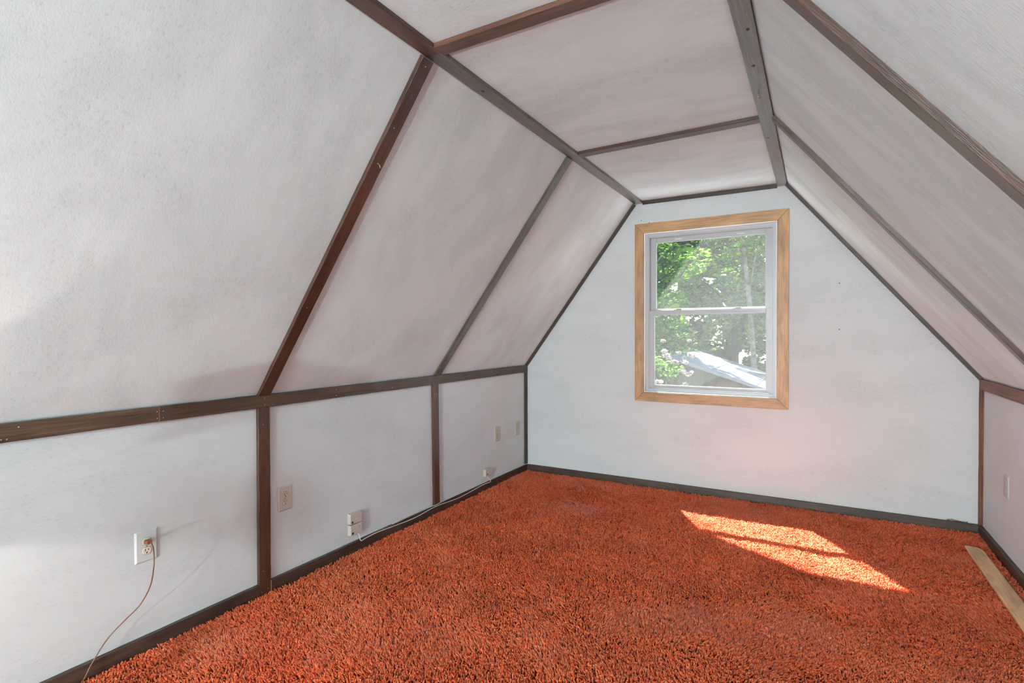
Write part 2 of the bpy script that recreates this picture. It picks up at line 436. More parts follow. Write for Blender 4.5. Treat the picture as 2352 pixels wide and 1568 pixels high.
# ------------------------------------------------------------------ timber battens
def board(name, p0, p1, wdir, ndir, width, thick, mat, parent=None, label=None, jit=0.0006, kind='structure', raw_end=False):
    """board from p0 to p1 (these run along the board's inner back edge); wdir = across, ndir = out of the wall"""
    p0 = Vector(p0); p1 = Vector(p1); L = (p1 - p0).length; d = (p1 - p0) / L
    wd = Vector(wdir).normalized(); nd = Vector(ndir).normalized()
    n = max(2, int(L / 0.03)); ch = 0.0012
    V = []; prof = [(0, 0), (0, thick - ch), (ch, thick), (width - ch, thick), (width, thick - ch), (width, 0)]
    pv = [0]
    for a, b_ in zip(prof, prof[1:]): pv.append(pv[-1] + math.hypot(b_[0] - a[0], b_[1] - a[1]))
    r = random.Random(name + str(p0))
    jA = 0; jB = 0
    for i in range(n + 1):
        jA = 0.6 * jA + r.uniform(-jit, jit); jB = 0.6 * jB + r.uniform(-jit, jit)
        for k, (a, b_) in enumerate(prof):
            aw = a + (jA if k < 3 else jB); V.append(p0 + d * (L * i / n) + wd * aw + nd * (b_ + (r.uniform(-jit, jit) * 0.3 if 0 < k < 5 else 0)))
    F = []; U = []; m = len(prof)
    for i in range(n):
        for k in range(m - 1):
            F.append((i * m + k, i * m + k + 1, (i + 1) * m + k + 1, (i + 1) * m + k))
            U += [(L * i / n, pv[k]), (L * i / n, pv[k + 1]), (L * (i + 1) / n, pv[k + 1]), (L * (i + 1) / n, pv[k])]
    F.append(tuple(range(m))); U += [(0.003 * q, pv[q]) for q in range(m)]
    F.append(tuple(n * m + k for k in range(m - 1, -1, -1))); U += [(L + 0.003 * q, pv[q]) for q in range(m - 1, -1, -1)]
    o = obj(name, V, F, mat, parent, U)
    if parent is None: tag(o, label=label, kind=kind)
    return o

X1 = (1, 0, 0); Y1 = (0, 1, 0); Z1 = (0, 0, 1)
tn = [0]
def trim(*a, **k):
    tn[0] += 1
    return board('trim_%d' % tn[0], *a, **k)

sl = Vector((CL - XL, 0, ZC - ZK)).normalized(); nl = Vector((sl.z, 0, -sl.x))       # left slope direction / inward normal
sr = Vector((CR - XR, 0, ZC - ZK)).normalized(); nr = Vector((-sr.z, 0, sr.x))       # right slope (pointing up) / inward normal
ZB_L, ZB_R = 0.9337, 0.9293
rail_near = trim((XL, YB, ZB_L), (XL, 1.2005, ZB_L), Z1, X1, ZK - ZB_L, T, MW_RAIL, label='near length of the worn brown timber rail on the left wall')
rail_far = trim((XL, 1.2035, ZB_L), (XL, D, ZB_L), Z1, X1, ZK - ZB_L, T, MW_RAIL, label='far length of the brown timber rail on the left wall, reaching the corner')
box('raw_end', (XL, 1.2005, ZB_L + .001), (XL + T - .001, 1.2036, ZK - .001), MW_EDGE, rail_far)['label'] = 'bare orange sawn end at the rail joint'
post_a = trim((XL, 1.656, -.02), (XL, 1.660, ZB_L), Y1, X1, 0.0645, T, MW_DARK, label='brown timber post on the left knee wall nearest the viewer')
post_b = trim((XL, 3.056, HB), (XL, 3.048, ZB_L), Y1, X1, 0.0630, T, MW_DARK, label='brown timber post in the middle of the left knee wall')
raf_a = trim(Vector((XL, 1.6628, ZK)), Vector((CL, 1.6628, ZC)) - sl * .02, Y1, nl, 0.0645, T, MW_DARK, label='long dark timber rafter strip on the left slope nearest the viewer')
raf_b = trim(Vector((XL, 3.0700, ZK)), Vector((CL, 3.0700, ZC)) - sl * .02, Y1, nl, 0.0653, T, MW_SHEEN_GREEN, label='second timber rafter strip on the left slope, with a greenish sheen')
pur_l1 = trim((CL - .004, YB, ZC), (CL - .004, 1.690, ZC), X1, (0, 0, -1), 0.0707, T, MW_BROWN, label='near length of the timber purlin along the left ceiling edge')
pur_l2 = trim((CL - .004, 1.691, ZC), (CL - .004, D, ZC), X1, (0, 0, -1), 0.0707, T, MW_SHEEN_GREEN, label='far length of the timber purlin along the left ceiling edge')
pur_r = trim((-0.2621, YB, ZC), (-0.2621, D, ZC), X1, (0, 0, -1), 0.0652, T, MW_SHEEN_GREY, label='knotty brown timber purlin with a grey sheen along the right ceiling edge')
bat_a = trim((-1.286, 1.6465, ZC), (-0.262, 1.6445, ZC), Y1, (0, 0, -1), 0.0645, T, MW_BROWN, label='reddish timber crosspiece over the ceiling nearest the viewer')
bat_b = trim((-1.286, 3.066, ZC), (-0.262, 3.029, ZC), Y1, (0, 0, -1), 0.0645, T, MW_DARK, label='second timber crosspiece over the ceiling, towards the window')
raf_ra = trim(Vector((XR, 1.682, ZK)), Vector((CR, 1.655, ZC)) - sr * .012, Y1, nr, 0.0640, 0.021, MW_DARK, label='thick dark timber rafter strip on the right slope at the upper right')
raf_rb = trim(Vector((XR, 3.066, ZK)), Vector((CR, 3.035, ZC)) - sr * .012, Y1, nr, 0.0640, T, MW_DARK, label='narrower-looking timber rafter strip on the right slope towards the window')
rail_r = trim((XR, YB, ZB_R), (XR, D, ZB_R), Z1, (-1, 0, 0), 0.9977 - ZB_R, T, MW_RED, label='reddish brown timber rail on the right knee wall')
rake_l = trim(Vector((XL, D - .030, ZK)), Vector((CL, D - .030, ZC)) - sl * .02, Y1, nl, 0.030, 0.022, MW_BASE, label='dark timber strip where the left slope meets the window wall')
rake_r = trim(Vector((XR, D - .030, ZK)), Vector((CR, D - .030, ZC)), Y1, nr, 0.030, 0.022, MW_BASE, label='dark timber strip where the right slope meets the window wall')
gtop = trim((CL + .066, D, ZC), (-0.262, D, ZC), (0, 0, -1), (0, -1, 0), 0.030, 0.019, MW_BASE, label='dark timber strip where the ceiling meets the window wall')
corn_l = trim((XL, D, HB), (XL, D, ZB_L), X1, (0, -1, 0), 0.017, 0.040, MW_BASE, label='dark timber strip in the left corner beside the window wall')
corn_r = trim((XR, D, HB), (XR, D, ZB_R), (-1, 0, 0), (0, -1, 0), 0.0185, 0.030, MW_RED, label='reddish timber strip in the right corner beside the window wall')
tag(board('baseboard_left_near', (XL, YB, -.02), (XL, 1.6545, -.02), Z1, X1, HB + .02, TB, MW_BASE), label='near length of the dark baseboard along the left wall')
bl2 = tag(board('baseboard_left_far', (XL, 1.7225, -.02), (XL, D, -.02), Z1, X1, HB + .02, TB, MW_BASE), label='far length of the dark baseboard along the left wall')
box('raw_end', (XL, 1.7215, -.015), (XL + TB - .001, 1.7226, HB - .001), MW_EDGE, bl2)['label'] = 'bare pale sawn end beside the post'
tag(board('baseboard_far', (XL + TB, D, -.02), (XR - TB, D, -.02), Z1, (0, -1, 0), HB + .02, TB, MW_BASE), label='dark baseboard under the window wall')
tag(board('baseboard_right', (XR, YB, -.02), (XR, D, -.02), Z1, (-1, 0, 0), HB + .02, TB, MW_BASE), label='dark baseboard along the right wall')

# nail heads and knots
_nail = bmesh.new(); bmesh.ops.create_uvsphere(_nail, u_segments=8, v_segments=5, radius=0.0022)
nail_me = bpy.data.meshes.new('nail_head'); _nail.to_mesh(nail_me); _nail.free(); nail_me.materials.append(M_NAIL)
def nail(parent, p, s=1.0):
    o = bpy.data.objects.new('nail_head', nail_me); COL.objects.link(o); o.location = p; o.scale = (s, s, s); o.parent = parent
xf = XL + T
for y, z in ((.746, .982), (1.193, .977), (1.193, .949), (.70, .945), (.715, .944)): nail(rail_near, (xf, y, z))
for y, z in ((1.695, .98), (1.695, .948), (2.155, .982), (2.155, .947), (2.62, .95), (1.217, .977), (1.217, .949), (3.842, .974), (4.13, .975), (3.022, .977)): nail(rail_far, (xf, y, z))
for y, z in ((1.678, .114), (1.703, .016), (1.669, .010), (1.686, .849)): nail(post_a, (xf, y, z), .8)
nail(post_b, (xf, 3.086, .861), .8)
def on_left_slope(x, y): return Vector((XL, y, ZK)) + sl * ((x - XL - nl.x * T) / sl.x) + nl * T
for x, y in ((-2.078, 1.691), (-1.367, 1.695), (-1.529, 1.688)): nail(raf_a, on_left_slope(x, y), .9)
for y in (4.47,): 
    for dx in (.02, .032): nail(rake_r, Vector((CR, y, ZC)) - sr * (.035 + dx) + nr * .022, .9)
for y in (2.05, 2.45, 2.02): nail(pur_r, (-.245 if y != 2.02 else -.215, y, ZC - T), .8)

M_KNOT = plain('knot_dark', (0.030, 0.016, 0.010), 0.5)
M_KNOT2 = plain('knot_heart', (0.10, 0.052, 0.030), 0.5)
def knot(parent, p, n, along, r):
    n = Vector(n).normalized(); a = Vector(along).normalized(); c = n.cross(a)
    for nm, k, m, lift in (('knot', 1.0, M_KNOT, .0004), ('knot_heart', .62, M_KNOT2, .0008)):
        V = [Vector(p) + n * lift + a * (r * 1.5 * k * math.cos(q)) + c * (r * k * math.sin(q)) for q in [2 * math.pi * i / 16 for i in range(16)]]
        obj(nm, V, [tuple(range(16))], m, parent)
for x, y, r in ((-.231, 2.42, .007), (-.222, 2.12, .006), (-.243, 3.35, .006)): knot(pur_r, (x, y, ZC - T), (0, 0, -1), Y1, r)
knot(rail_r, (XR - T, 3.735, .968), (-1, 0, 0), Y1, .007)
knot(rail_far, (XL + T, 1.80, .945), X1, Y1, .006)
knot(pur_l2, (CL + .03, 2.05, ZC - T), (0, 0, -1), Y1, .007)
knot(post_a, (XL + T, 1.69, .62), X1, Z1, .006)

# ------------------------------------------------------------------ carpet pile
def carpet():
    n = 268000
    cx0, cx1, cy0, cy1 = XL + TB - .001, XR - TB + .001, 0.15, D - TB + .001
    x = rng.uniform(cx0, cx1, n * 2); y = rng.uniform(cy0, cy1, n * 2)
    depth = x * fw.x + y * fw.y
    keep = depth > 1.3
    x = x[keep][:n]; y = y[keep][:n]; n = len(x)
    def field(s, seed):
        r = np.random.default_rng(seed); a = np.zeros(n)
        for _ in range(12):
            k = r.normal(0, s, 2); ph = r.uniform(0, 6.28); a += np.sin(k[0] * x + k[1] * y + ph)
        return a / 3.5
    ang = field(4.0, 1) * 1.2 + field(12.0, 2) * 0.9 - 1.2          # low-frequency nap direction
    lean = 0.008 + 0.005 * np.clip(field(7.0, 3), -1, 1)
    h = rng.normal(0.0190, 0.0022, n) + 0.0026 * field(75.0, 4) + 0.0022 * field(150.0, 8) + 0.0015 * field(14.0, 5)
    h = h.clip(0.007, 0.0265)
    tx = np.cos(ang) * lean + rng.normal(0, 0.0055, n); ty = np.sin(ang) * lean + rng.normal(0, 0.0055, n)
    rad = rng.uniform(0.0029, 0.0045, n); rot = rng.uniform(0, 6.28, n)
    V = np.empty((n, 7, 3)); zb = -0.021
    for k in range(3):
        c_, s_ = np.cos(rot + k * 2.0944), np.sin(rot + k * 2.0944)
        V[:, k, 0] = x + rad * .75 * c_; V[:, k, 1] = y + rad * .75 * s_; V[:, k, 2] = zb
        c_, s_ = np.cos(rot + .6 + k * 2.0944), np.sin(rot + .6 + k * 2.0944)
        V[:, 3 + k, 0] = x + tx * .62 + rad * c_; V[:, 3 + k, 1] = y + ty * .62 + rad * s_; V[:, 3 + k, 2] = zb + h * .74
    V[:, 6, 0] = x + tx; V[:, 6, 1] = y + ty; V[:, 6, 2] = zb + h
    V[:, :, 0] = V[:, :, 0].clip(cx0, cx1); V[:, :, 1] = V[:, :, 1].clip(cy0, cy1)
    tri = [[0, 1, 4], [0, 4, 3], [1, 2, 5], [1, 5, 4], [2, 0, 3], [2, 3, 5], [3, 4, 6], [4, 5, 6], [5, 3, 6]]
    F = ((np.arange(n) * 7)[:, None, None] + np.array(tri)[None]).reshape(-1)
    me = bpy.data.meshes.new('carpet_pile')
    me.vertices.add(n * 7); me.vertices.foreach_set('co', V.reshape(-1).astype(np.float32))
    me.loops.add(n * 27); me.loops.foreach_set('vertex_index', F.astype(np.int32))
    me.polygons.add(n * 9); me.polygons.foreach_set('loop_start', (np.arange(n * 9) * 3).astype(np.int32))
    me.update(calc_edges=True)
    a = me.attributes.new('tuft', 'FLOAT', 'POINT')
    v = rng.uniform(0.1, 0.9, n) + 0.08 * field(5.0, 6)
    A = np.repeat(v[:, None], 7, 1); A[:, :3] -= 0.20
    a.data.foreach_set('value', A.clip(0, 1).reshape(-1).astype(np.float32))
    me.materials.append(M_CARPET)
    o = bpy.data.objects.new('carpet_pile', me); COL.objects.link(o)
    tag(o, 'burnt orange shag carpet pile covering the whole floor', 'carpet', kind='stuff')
carpet()

# ------------------------------------------------------------------ window
win = tag(empty('window_1', ((WX0 + WX1) / 2, D, WZ0)), 'white double hung window in a natural wood casing on the gable wall', kind='structure')
wo_ = Vector(win.location)
def wpart(o, parent=None):
    return o
def wbox(name, lo, hi, mat, parent=win, bevel=0.0):
    lo = Vector(lo) - wo_; hi = Vector(hi) - wo_
    return box(name, lo, hi, mat, parent, bevel)
def ring(name, x0, x1, z0, z1, wl, wr, wb, wt, y0, y1, mat, parent=win, bevel=0.0):
    """rectangular frame with member widths"""
    bm = bmesh.new()
    def q(v): return Vector(v) - wo_
    bm_box(bm, q((x0, y0, z0)), q((x0 + wl, y1, z1)), bevel); bm_box(bm, q((x1 - wr, y0, z0)), q((x1, y1, z1)), bevel)
    bm_box(bm, q((x0 + wl, y0, z0)), q((x1 - wr, y1, z0 + wb)), bevel); bm_box(bm, q((x0 + wl, y0, z1 - wt)), q((x1 - wr, y1, z1)), bevel)
    return bobj(name, bm, mat, parent)
# wood casing boards with mitred corners
ox0, ox1, oz0, oz1 = -1.353, -0.181, 0.722, 2.228
ix0, ix1, iz0, iz1 = -1.276, -0.259, 0.800, 2.147
tc_ = 0.018
def casing(a, b_, c, d_, along):
    g = 0.0006
    P = [Vector((p[0], D, p[1])) - wo_ for p in (a, b_, c, d_)]
    cen = sum(P, Vector()) / 4
    P = [p + (cen - p).normalized() * g for p in P]
    Q = [p + Vector((0, -tc_, 0)) for p in P]
    V = P + Q; F = [(3, 2, 1, 0), (4, 5, 6, 7), (0, 1, 5, 4), (1, 2, 6, 5), (2, 3, 7, 6), (3, 0, 4, 7)]
    U = [((V[i].x, V[i].z - V[i].y) if along == 'x' else (V[i].z, V[i].x - V[i].y)) for f in F for i in f]
    o = obj('casing_board', V, F, MW_CASE, win, U)
    md = o.modifiers.new('soft', 'BEVEL'); md.width = 0.0012; md.segments = 2
casing((ox0, oz1), (ox1, oz1), (ix1, iz1), (ix0, iz1), 'x')
casing((ox0, oz0), (ix0, iz0), (ix1, iz0), (ox1, oz0), 'x')
casing((ox0, oz0), (ox0, oz1), (ix0, iz1), (ix0, iz0), 'z')
casing((ox1, oz0), (ix1, iz0), (ix1, iz1), (ox1, oz1), 'z')
jb = ring('jamb_liner', WX0, WX1, WZ0, WZ1, .006, .006, .006, .006, D - .012, D + .118, M_JAMB)
fr = ring('vinyl_frame', WX0 + .006, WX1 - .006, WZ0 + .006, WZ1 - .006, .022, .022, .020, .022, D + .018, D + .112, M_VINYL, bevel=.0015)
ring('track_rib', WX0 + .026, WX1 - .026, WZ0 + .020, WZ1 - .026, .012, .012, .010, .012, D + .022, D + .027, M_VINYL, fr)
ring('track_rib', WX0 + .026, WX1 - .026, WZ0 + .020, WZ1 - .026, .012, .012, .010, .012, D + .058, D + .062, M_VINYL, fr)
# sloped inner sill of the frame
prism('inner_sill', [Vector(p) - wo_ for p in ((WX0 + .028, D + .018, WZ0 + .026), (WX0 + .028, D + .075, WZ0 + .026), (WX0 + .028, D + .075, WZ0 + .044), (WX0 + .028, D + .018, WZ0 + .030))], (WX1 - WX0 - .056, 0, 0), M_VINYL, win)
# sashes
lx0, lx1 = WX0 + .034, WX1 - .034
def gpane(x0, x1, z0, z1, y, parent):
    return wbox('glass_pane', (x0, y - .0015, z0), (x1, y + .0015, z1), M_GLASS, parent)
low = ring('lower_sash', lx0, lx1, .829, 1.492, .043, .043, .034, .040, D + .028, D + .056, M_VINYL, bevel=.002)
gpane(lx0 + .04, lx1 - .04, .858, 1.455, D + .042, low)
upp = ring('upper_sash', lx0 + .004, lx1 - .004, 1.456, 2.110, .046, .046, .050, .042, D + .063, D + .091, M_VINYL, bevel=.002)
gpane(lx0 + .045, lx1 - .045, 1.50, 2.072, D + .077, upp)
wbox('lift_rail', (lx0 + .02, D + .018, .832), (lx1 - .02, D + .030, .843), M_VINYL, low, .002)
wbox('pull_groove', (-.74, D + .0272, 1.4685), (-.375, D + .0285, 1.4715), plain('groove_shadow_grey', (0.33, 0.30, 0.31), .6), low)
for xx in (-1.005, -.545):
    k = wbox('sash_lock', (xx - .032, D + .030, 1.491), (xx + .032, D + .054, 1.499), M_VINYL, low, .002)
    wbox('lock_lever', (xx - .012, D + .026, 1.498), (xx + .026, D + .044, 1.506), M_BRASS if xx < -.9 else M_VINYL, k, .002)
for xx in (-1.005, -.525):
    wbox('tilt_latch', (xx - .028, D + .059, 2.084), (xx + .028, D + .066, 2.090), M_JAMB, upp, .001)
scr = wbox('insect_screen', (lx0, D + .1005, .835), (lx1, D + .1009, 2.115), M_SCREEN, win)
ring('screen_frame', lx0 - .006, lx1 + .006, .829, 2.121, .014, .014, .014, .014, D + .098, D + .106, M_VINYL, win)

# small nail holes in the gable wall
for x, z in ((.141, 1.655), (.142, 1.323), (-1.234, 2.236), (-1.301, 2.261)):
    bm = bmesh.new(); bmesh.ops.create_circle(bm, cap_ends=True, radius=.004, segments=10, matrix=Matrix.Translation((x, D - .0006, z)) @ Matrix.Rotation(math.pi / 2, 4, 'X'))
    bobj('nail_hole', bm, M_HOLE, wall_far)

# ------------------------------------------------------------------ outlets
AXL = ((0, 1, 0), (0, 0, 1), (1, 0, 0))       # local x along wall, y up, z out of the wall (left wall)
AXR = ((0, -1, 0), (0, 0, 1), (-1, 0, 0))
def duplex(loc, axes, label, pw, ph, mplate, mrec, name='wall_outlet', slots=True):
    e = tag(empty(name, loc, axes), label, 'outlet', 'duplex outlets on the knee walls')
    bm = bmesh.new()
    V0 = [(-pw / 2, -ph / 2), (pw / 2, -ph / 2), (pw / 2, ph / 2), (-pw / 2, ph / 2)]
    a = [bm.verts.new((x, y, 0)) for x, y in V0]; b = [bm.verts.new((x, y, .0025)) for x, y in V0]
    c = [bm.verts.new((x - math.copysign(.006, x), y - math.copysign(.006, y), .0065)) for x, y in V0]
    bm.faces.new(c)
    for p, q in ((a, b), (b, c)):
        for i in range(4): bm.faces.new((p[i], p[(i + 1) % 4], q[(i + 1) % 4], q[i]))
    bobj('plate', bm, mplate, e)
    for s in (1, -1):
        bm = bmesh.new(); pts = []
        for k in range(40):
            an = 2 * math.pi * k / 40; pts.append((.0172 * math.cos(an), max(-.0142, min(.0142, .0172 * math.sin(an)))))
        lo_ = [bm.verts.new((x * 1.06, y * 1.06 + s * .0195, .006)) for x, y in pts]; hi_ = [bm.verts.new((x, y + s * .0195, .0085)) for x, y in pts]
        bm.faces.new(hi_)
        for i in range(40): bm.faces.new((lo_[i], lo_[(i + 1) % 40], hi_[(i + 1) % 40], hi_[i]))
        r = bobj('receptacle', bm, mrec, e)
        bm = bmesh.new(); bmesh.ops.create_circle(bm, cap_ends=True, radius=1, segments=40)
        for v in bm.verts:
            v.co = Vector((v.co.x * .0188, max(-.0158, min(.0158, v.co.y * .0188)) + s * .0195, .00675))
        bobj('recess_line', bm, M_BLACK if slots else M_PAINTED, r)
        if slots:
            cy = s * .0195
            box('slot', (-.0078, cy + .000, .0080), (-.0052, cy + .0088, .0088), M_BLACK, r)
            box('slot', (.0052, cy + .001, .0080), (.0075, cy + .0078, .0088), M_BLACK, r)
            bm = bmesh.new(); bmesh.ops.create_circle(bm, cap_ends=True, radius=.0030, segments=14, matrix=Matrix.Translation((0, cy - .0072, .0088)))
            bobj('ground_hole', bm, M_BLACK, r)
    bm = bmesh.new(); bmesh.ops.create_uvsphere(bm, u_segments=10, v_segments=6, radius=.0034, matrix=Matrix.Translation((0, 0, .0060)) @ Matrix.Diagonal((1, 1, .5, 1)))
    bobj('screw', bm, M_SCREW if slots else M_PAINTED, e)
    return e
SZ = (.083, .129)
duplex((XL, 1.152, .4225), AXL, 'white duplex outlet with the brown cord plugged into it', .086, .131, M_WHITEP, M_IVORY2)
duplex((XL, 1.818, .441), AXL, 'beige duplex outlet just right of the nearest post', *SZ, M_IVORY, M_IVORY)
duplex((XL, 3.953, .426), AXL, 'beige duplex outlet high above the small single phone jack', *SZ, M_IVORY, M_IVORY)
duplex((XL, 4.323, .4235), AXL, 'beige duplex outlet closest to the far left corner', *SZ, M_IVORY, M_IVORY)
duplex((XR, 3.977, .427), AXR, 'duplex outlet painted over in wall white on the right knee wall', *SZ, M_PAINTED, M_PAINTED, slots=False)

# phone jacks
def jack(loc, label, wdt, hgt, dep, tilt=0.0, sock=(-.030, -.018), scrw=(.021, .006), wires=False):
    e = tag(empty('phone_jack', loc, AXL), label, 'phone jack', 'surface phone jacks above the left baseboard')
    if tilt: e.matrix_world = e.matrix_world @ Matrix.Rotation(tilt, 4, 'Z')
    bm = bmesh.new(); bm_box(bm, (-wdt / 2, -hgt / 2, 0), (wdt / 2, hgt / 2, dep), .003, 2)
    for v in bm.verts:
        if v.co.z > dep * .5: v.co.x *= .97; v.co.y *= .96
    bobj('body', bm, M_IVORY, e)
    box('socket', (sock[0] - .006, sock[1] - .006, dep - .001), (sock[0] + .006, sock[1] + .006, dep + .0006), M_BLACK, e)
    bm = bmesh.new(); bmesh.ops.create_circle(bm, cap_ends=True, radius=.0052, segments=20, matrix=Matrix.Translation((scrw[0], scrw[1], dep + .0005)))
    r = bobj('screw_recess', bm, M_BLACK, e)
    bm = bmesh.new(); bmesh.ops.create_uvsphere(bm, u_segments=12, v_segments=6, radius=.0036, matrix=Matrix.Translation((scrw[0], scrw[1], dep + .0004)) @ Matrix.Diagonal((1, 1, .4, 1)))
    bobj('screw', bm, M_IVORY2, r)
    if wires:
        for i in range(4):
            x = -.004 + .009 * i
            tube('wire', [(x, -hgt / 2 + .002, .012), (x - .002, -hgt / 2 - .006, .012), (x - .003 + .002 * i, -hgt / 2 - .013, .010)], .0008, M_WHITEC if i % 2 else M_IVORY, e, 6)
    return e
jack((XL, 2.291, .196), 'ivory phone jack stacked on top of the other one', .094, .062, .028, math.radians(-1.5))
jack((XL, 2.293, .130), 'ivory phone jack underneath, with thin wires coming out below', .094, .064, .028, 0.0, wires=True)
jack((XL, 3.780, .133), 'single small ivory phone jack towards the far corner', .098, .060, .028, 0.0, sock=(-.024, -.012), scrw=(.020, .006))

# cables
xc = XL + TB + .0025
tag(tube('phone_cable', catmull([(XL + .014, 2.318, .099), (XL + .022, 2.322, .072), (xc, 2.330, .046), (xc, 2.350, .046), (xc, 2.406, .0505), (xc, 2.501, .0500), (xc, 2.817, .034), (xc, 3.057, .046), (xc, 3.355, .032), (xc, 3.697, .047), (xc, 3.792, .043), (xc, 3.812, .055), (XL + .016, 3.785, .088), (XL + .014, 3.770, .104)], 8), .0024, M_WHITEC, None, 8),
    'white phone cable sagging along the baseboard between the phone jacks', 'cable')
xt = XL + .008
tag(tube('phone_cable', catmull([(xt, 2.62, HB + .002), (xt, 2.83, HB + .003), (xt + .004, 3.03, HB + .004), (XL + .0212, 3.050, HB + .005), (XL + .0212, 3.120, HB + .006), (xt + .003, 3.145, HB + .003), (xt, 3.64, HB + .003), (xt + .004, 4.42, HB + .003), (XL + .021, 4.462, HB + .004), (XL + .06, D - .008, HB + .003), (-1.4, D - .008, HB + .003), (-.4, D - .008, HB + .003), (.5, D - .008, HB + .003), (.76, D - .008, HB + .003)], 8), .0024, M_WHITEC, None, 8),
    'white phone cable lying on top of the baseboard and round the corner', 'cable')
tag(tube('wire_stub', catmull([(.755, D - .012, HB + .004), (.782, D - .012, HB + .010), (.800, D - .011, HB + .006), (.850, D - .011, HB + .003), (.864, D - .011, HB + .008)], 6), .0026, M_BROWNC, None, 8),
    'short brown wire stub on the baseboard near the right corner', 'wire')

# lamp cord with plug, and the lamp it feeds (standing just outside the picture)
pl = tag(empty('lamp_cord', (XL + .0085, 1.152, .442)), 'brown lamp cord plugged into the white outlet and drooping to the carpet', 'cord')
o_ = Vector(pl.location)
bm = bmesh.new(); bm_box(bm, (0, -.013, -.009), (.024, .013, .009), .004, 3)
for v in bm.verts:
    if v.co.x > .014: v.co.y *= .78; v.co.z *= .72
bobj('plug', bm, M_PLUG, pl)
cord = [(-2.396, 1.153, .444), (-2.376, 1.150, .447), (-2.350, 1.141, .445), (-2.326, 1.135, .428), (-2.308, 1.126, .371), (-2.317, 1.116, .293), (-2.337, 1.088, .225), (-2.352, 1.045, .184), (-2.372, 1.001, .138), (-2.380, .968, .095), (-2.380, .935, .046), (-2.372, .905, .006), (-2.355, .86, .004), (-2.30, .72, .004), (-2.20, .58, .004), (-2.10, .46, .004), (-2.05, .40, .012)]
tube('cable', [Vector(p) - o_ for p in catmull(cord, 8)], .0026, M_BROWNC, pl, 8)

LB = Vector((XL + .45, .35, 0))
lamp = tag(empty('table_lamp', LB), 'lamp with a white conical shade on the carpet beyond the left picture edge', 'lamp')
lathe('base', [(.001, .0), (.085, .0), (.088, .012), (.05, .03), (.022, .06), (.02, .16), (.045, .24), (.06, .34), (.045, .46), (.018, .56), (.012, .62), (.012, .72), (.001, .72)], plain('lamp_ceramic', (.55, .50, .42), .3), lamp)
lathe('shade', [(.160, .727), (.090, .920)], plain('lamp_shade_fabric', (.75, .73, .68), .9), lamp, 48, thick=.002)
def glow_mat(name, col, st):
    m, t, b, o = new_mat(name); b.inputs['Emission Color'].default_value = (*col, 1); b.inputs['Emission Strength'].default_value = st
    return m
M_BASE_METAL = plain('fill_stand_metal', (.10, .09, .08), .4, .8)
lathe('socket', [(.001, .72), (.009, .722), (.009, .770), (.001, .772)], M_BRASS, lamp, 16)

def lamp_light(name, parent, z, watts, rad, col):
    d = bpy.data.lights.new(name, 'POINT'); d.energy = watts; d.shadow_soft_size = rad; d.color = col
    o = bpy.data.objects.new(name, d); COL.objects.link(o); o.parent = parent; o.location = (0, 0, z)
COOL = (0.785, 0.965, 1.0)
lamp_light('table_lamp_light', lamp, .785, 3.2, .0065, (1.0, 0.95, 0.88))
pd_ = tag(empty('hanging_fill', (-.50, -3.7, ZC)), 'added fill light in round wire hoops hanging behind the viewer', 'lamp')  # unseen fill light added behind the camera, dressed as a lantern
tube('cord', [(0, 0, 0), (0, 0, -.14)], .004, M_BASE_METAL, pd_, 8)
for k in range(-3, 4):
    rr = .30 * math.cos(k * .42); zz = -.44 + .30 * math.sin(k * .42)
    tube('hoop', [(rr * math.cos(a), rr * math.sin(a), zz) for a in [2 * math.pi * q / 24 for q in range(24)]], .0025, M_WHITEC, pd_, 6, closed=True)
lamp_light('hanging_fill_light', pd_, -.44, 300.0, .26, COOL)
up_ = tag(empty('floor_fill', (-.62, -4.0, -.02)), 'added upward fill light in a can behind the viewer', 'lamp')  # second added fill, throwing light upward from out of view
lathe('can', [(.001, 0), (.13, 0), (.13, .10), (.12, .10), (.12, .03), (.001, .03)], M_BASE_METAL, up_)
lamp_light('floor_fill_light', up_, .13, 420.0, .09, COOL)

# ------------------------------------------------------------------ loose plank on the carpet
def plank():
    x0, x1, y0, y1, z0, th = .781, .866, 2.30, 4.123, 0.002, .014
    bm = bmesh.new(); uvl = bm.loops.layers.uv.new('UVMap')
    out = [(x0, y0), (x1, y0), (x1, y1 - .055), (x1 - .006, y1 - .025), (x1 - .020, y1 - .006), (x0, y1)]
    def prof(k): return k
    lo = [bm.verts.new((x, y, z0)) for x, y in out]
    cx = (x0 + x1) / 2
    mid = [bm.verts.new((x, y, z0 + th * (.75 if x < cx else .45))) for x, y in out]
    hi = [bm.verts.new((x + (.003 if x < cx else -.010), y - (.0 if y < 3 else .003), z0 + th)) for x, y in out]
    bm.faces.new(hi); bm.faces.new(list(reversed(lo))); n = len(out)
    for a, b in ((lo, mid), (mid, hi)):
        for i in range(n): bm.faces.new((a[i], a[(i + 1) % n], b[(i + 1) % n], b[i]))
    for f in bm.faces:
        for l in f.loops: l[uvl].uv = (l.vert.co.y, l.vert.co.x + l.vert.co.z)
    o = bobj('wooden_plank', bm, MW_PLANK)
    tag(o, 'pale unfinished wooden trim plank lying on the carpet by the right wall', 'plank')
plank()

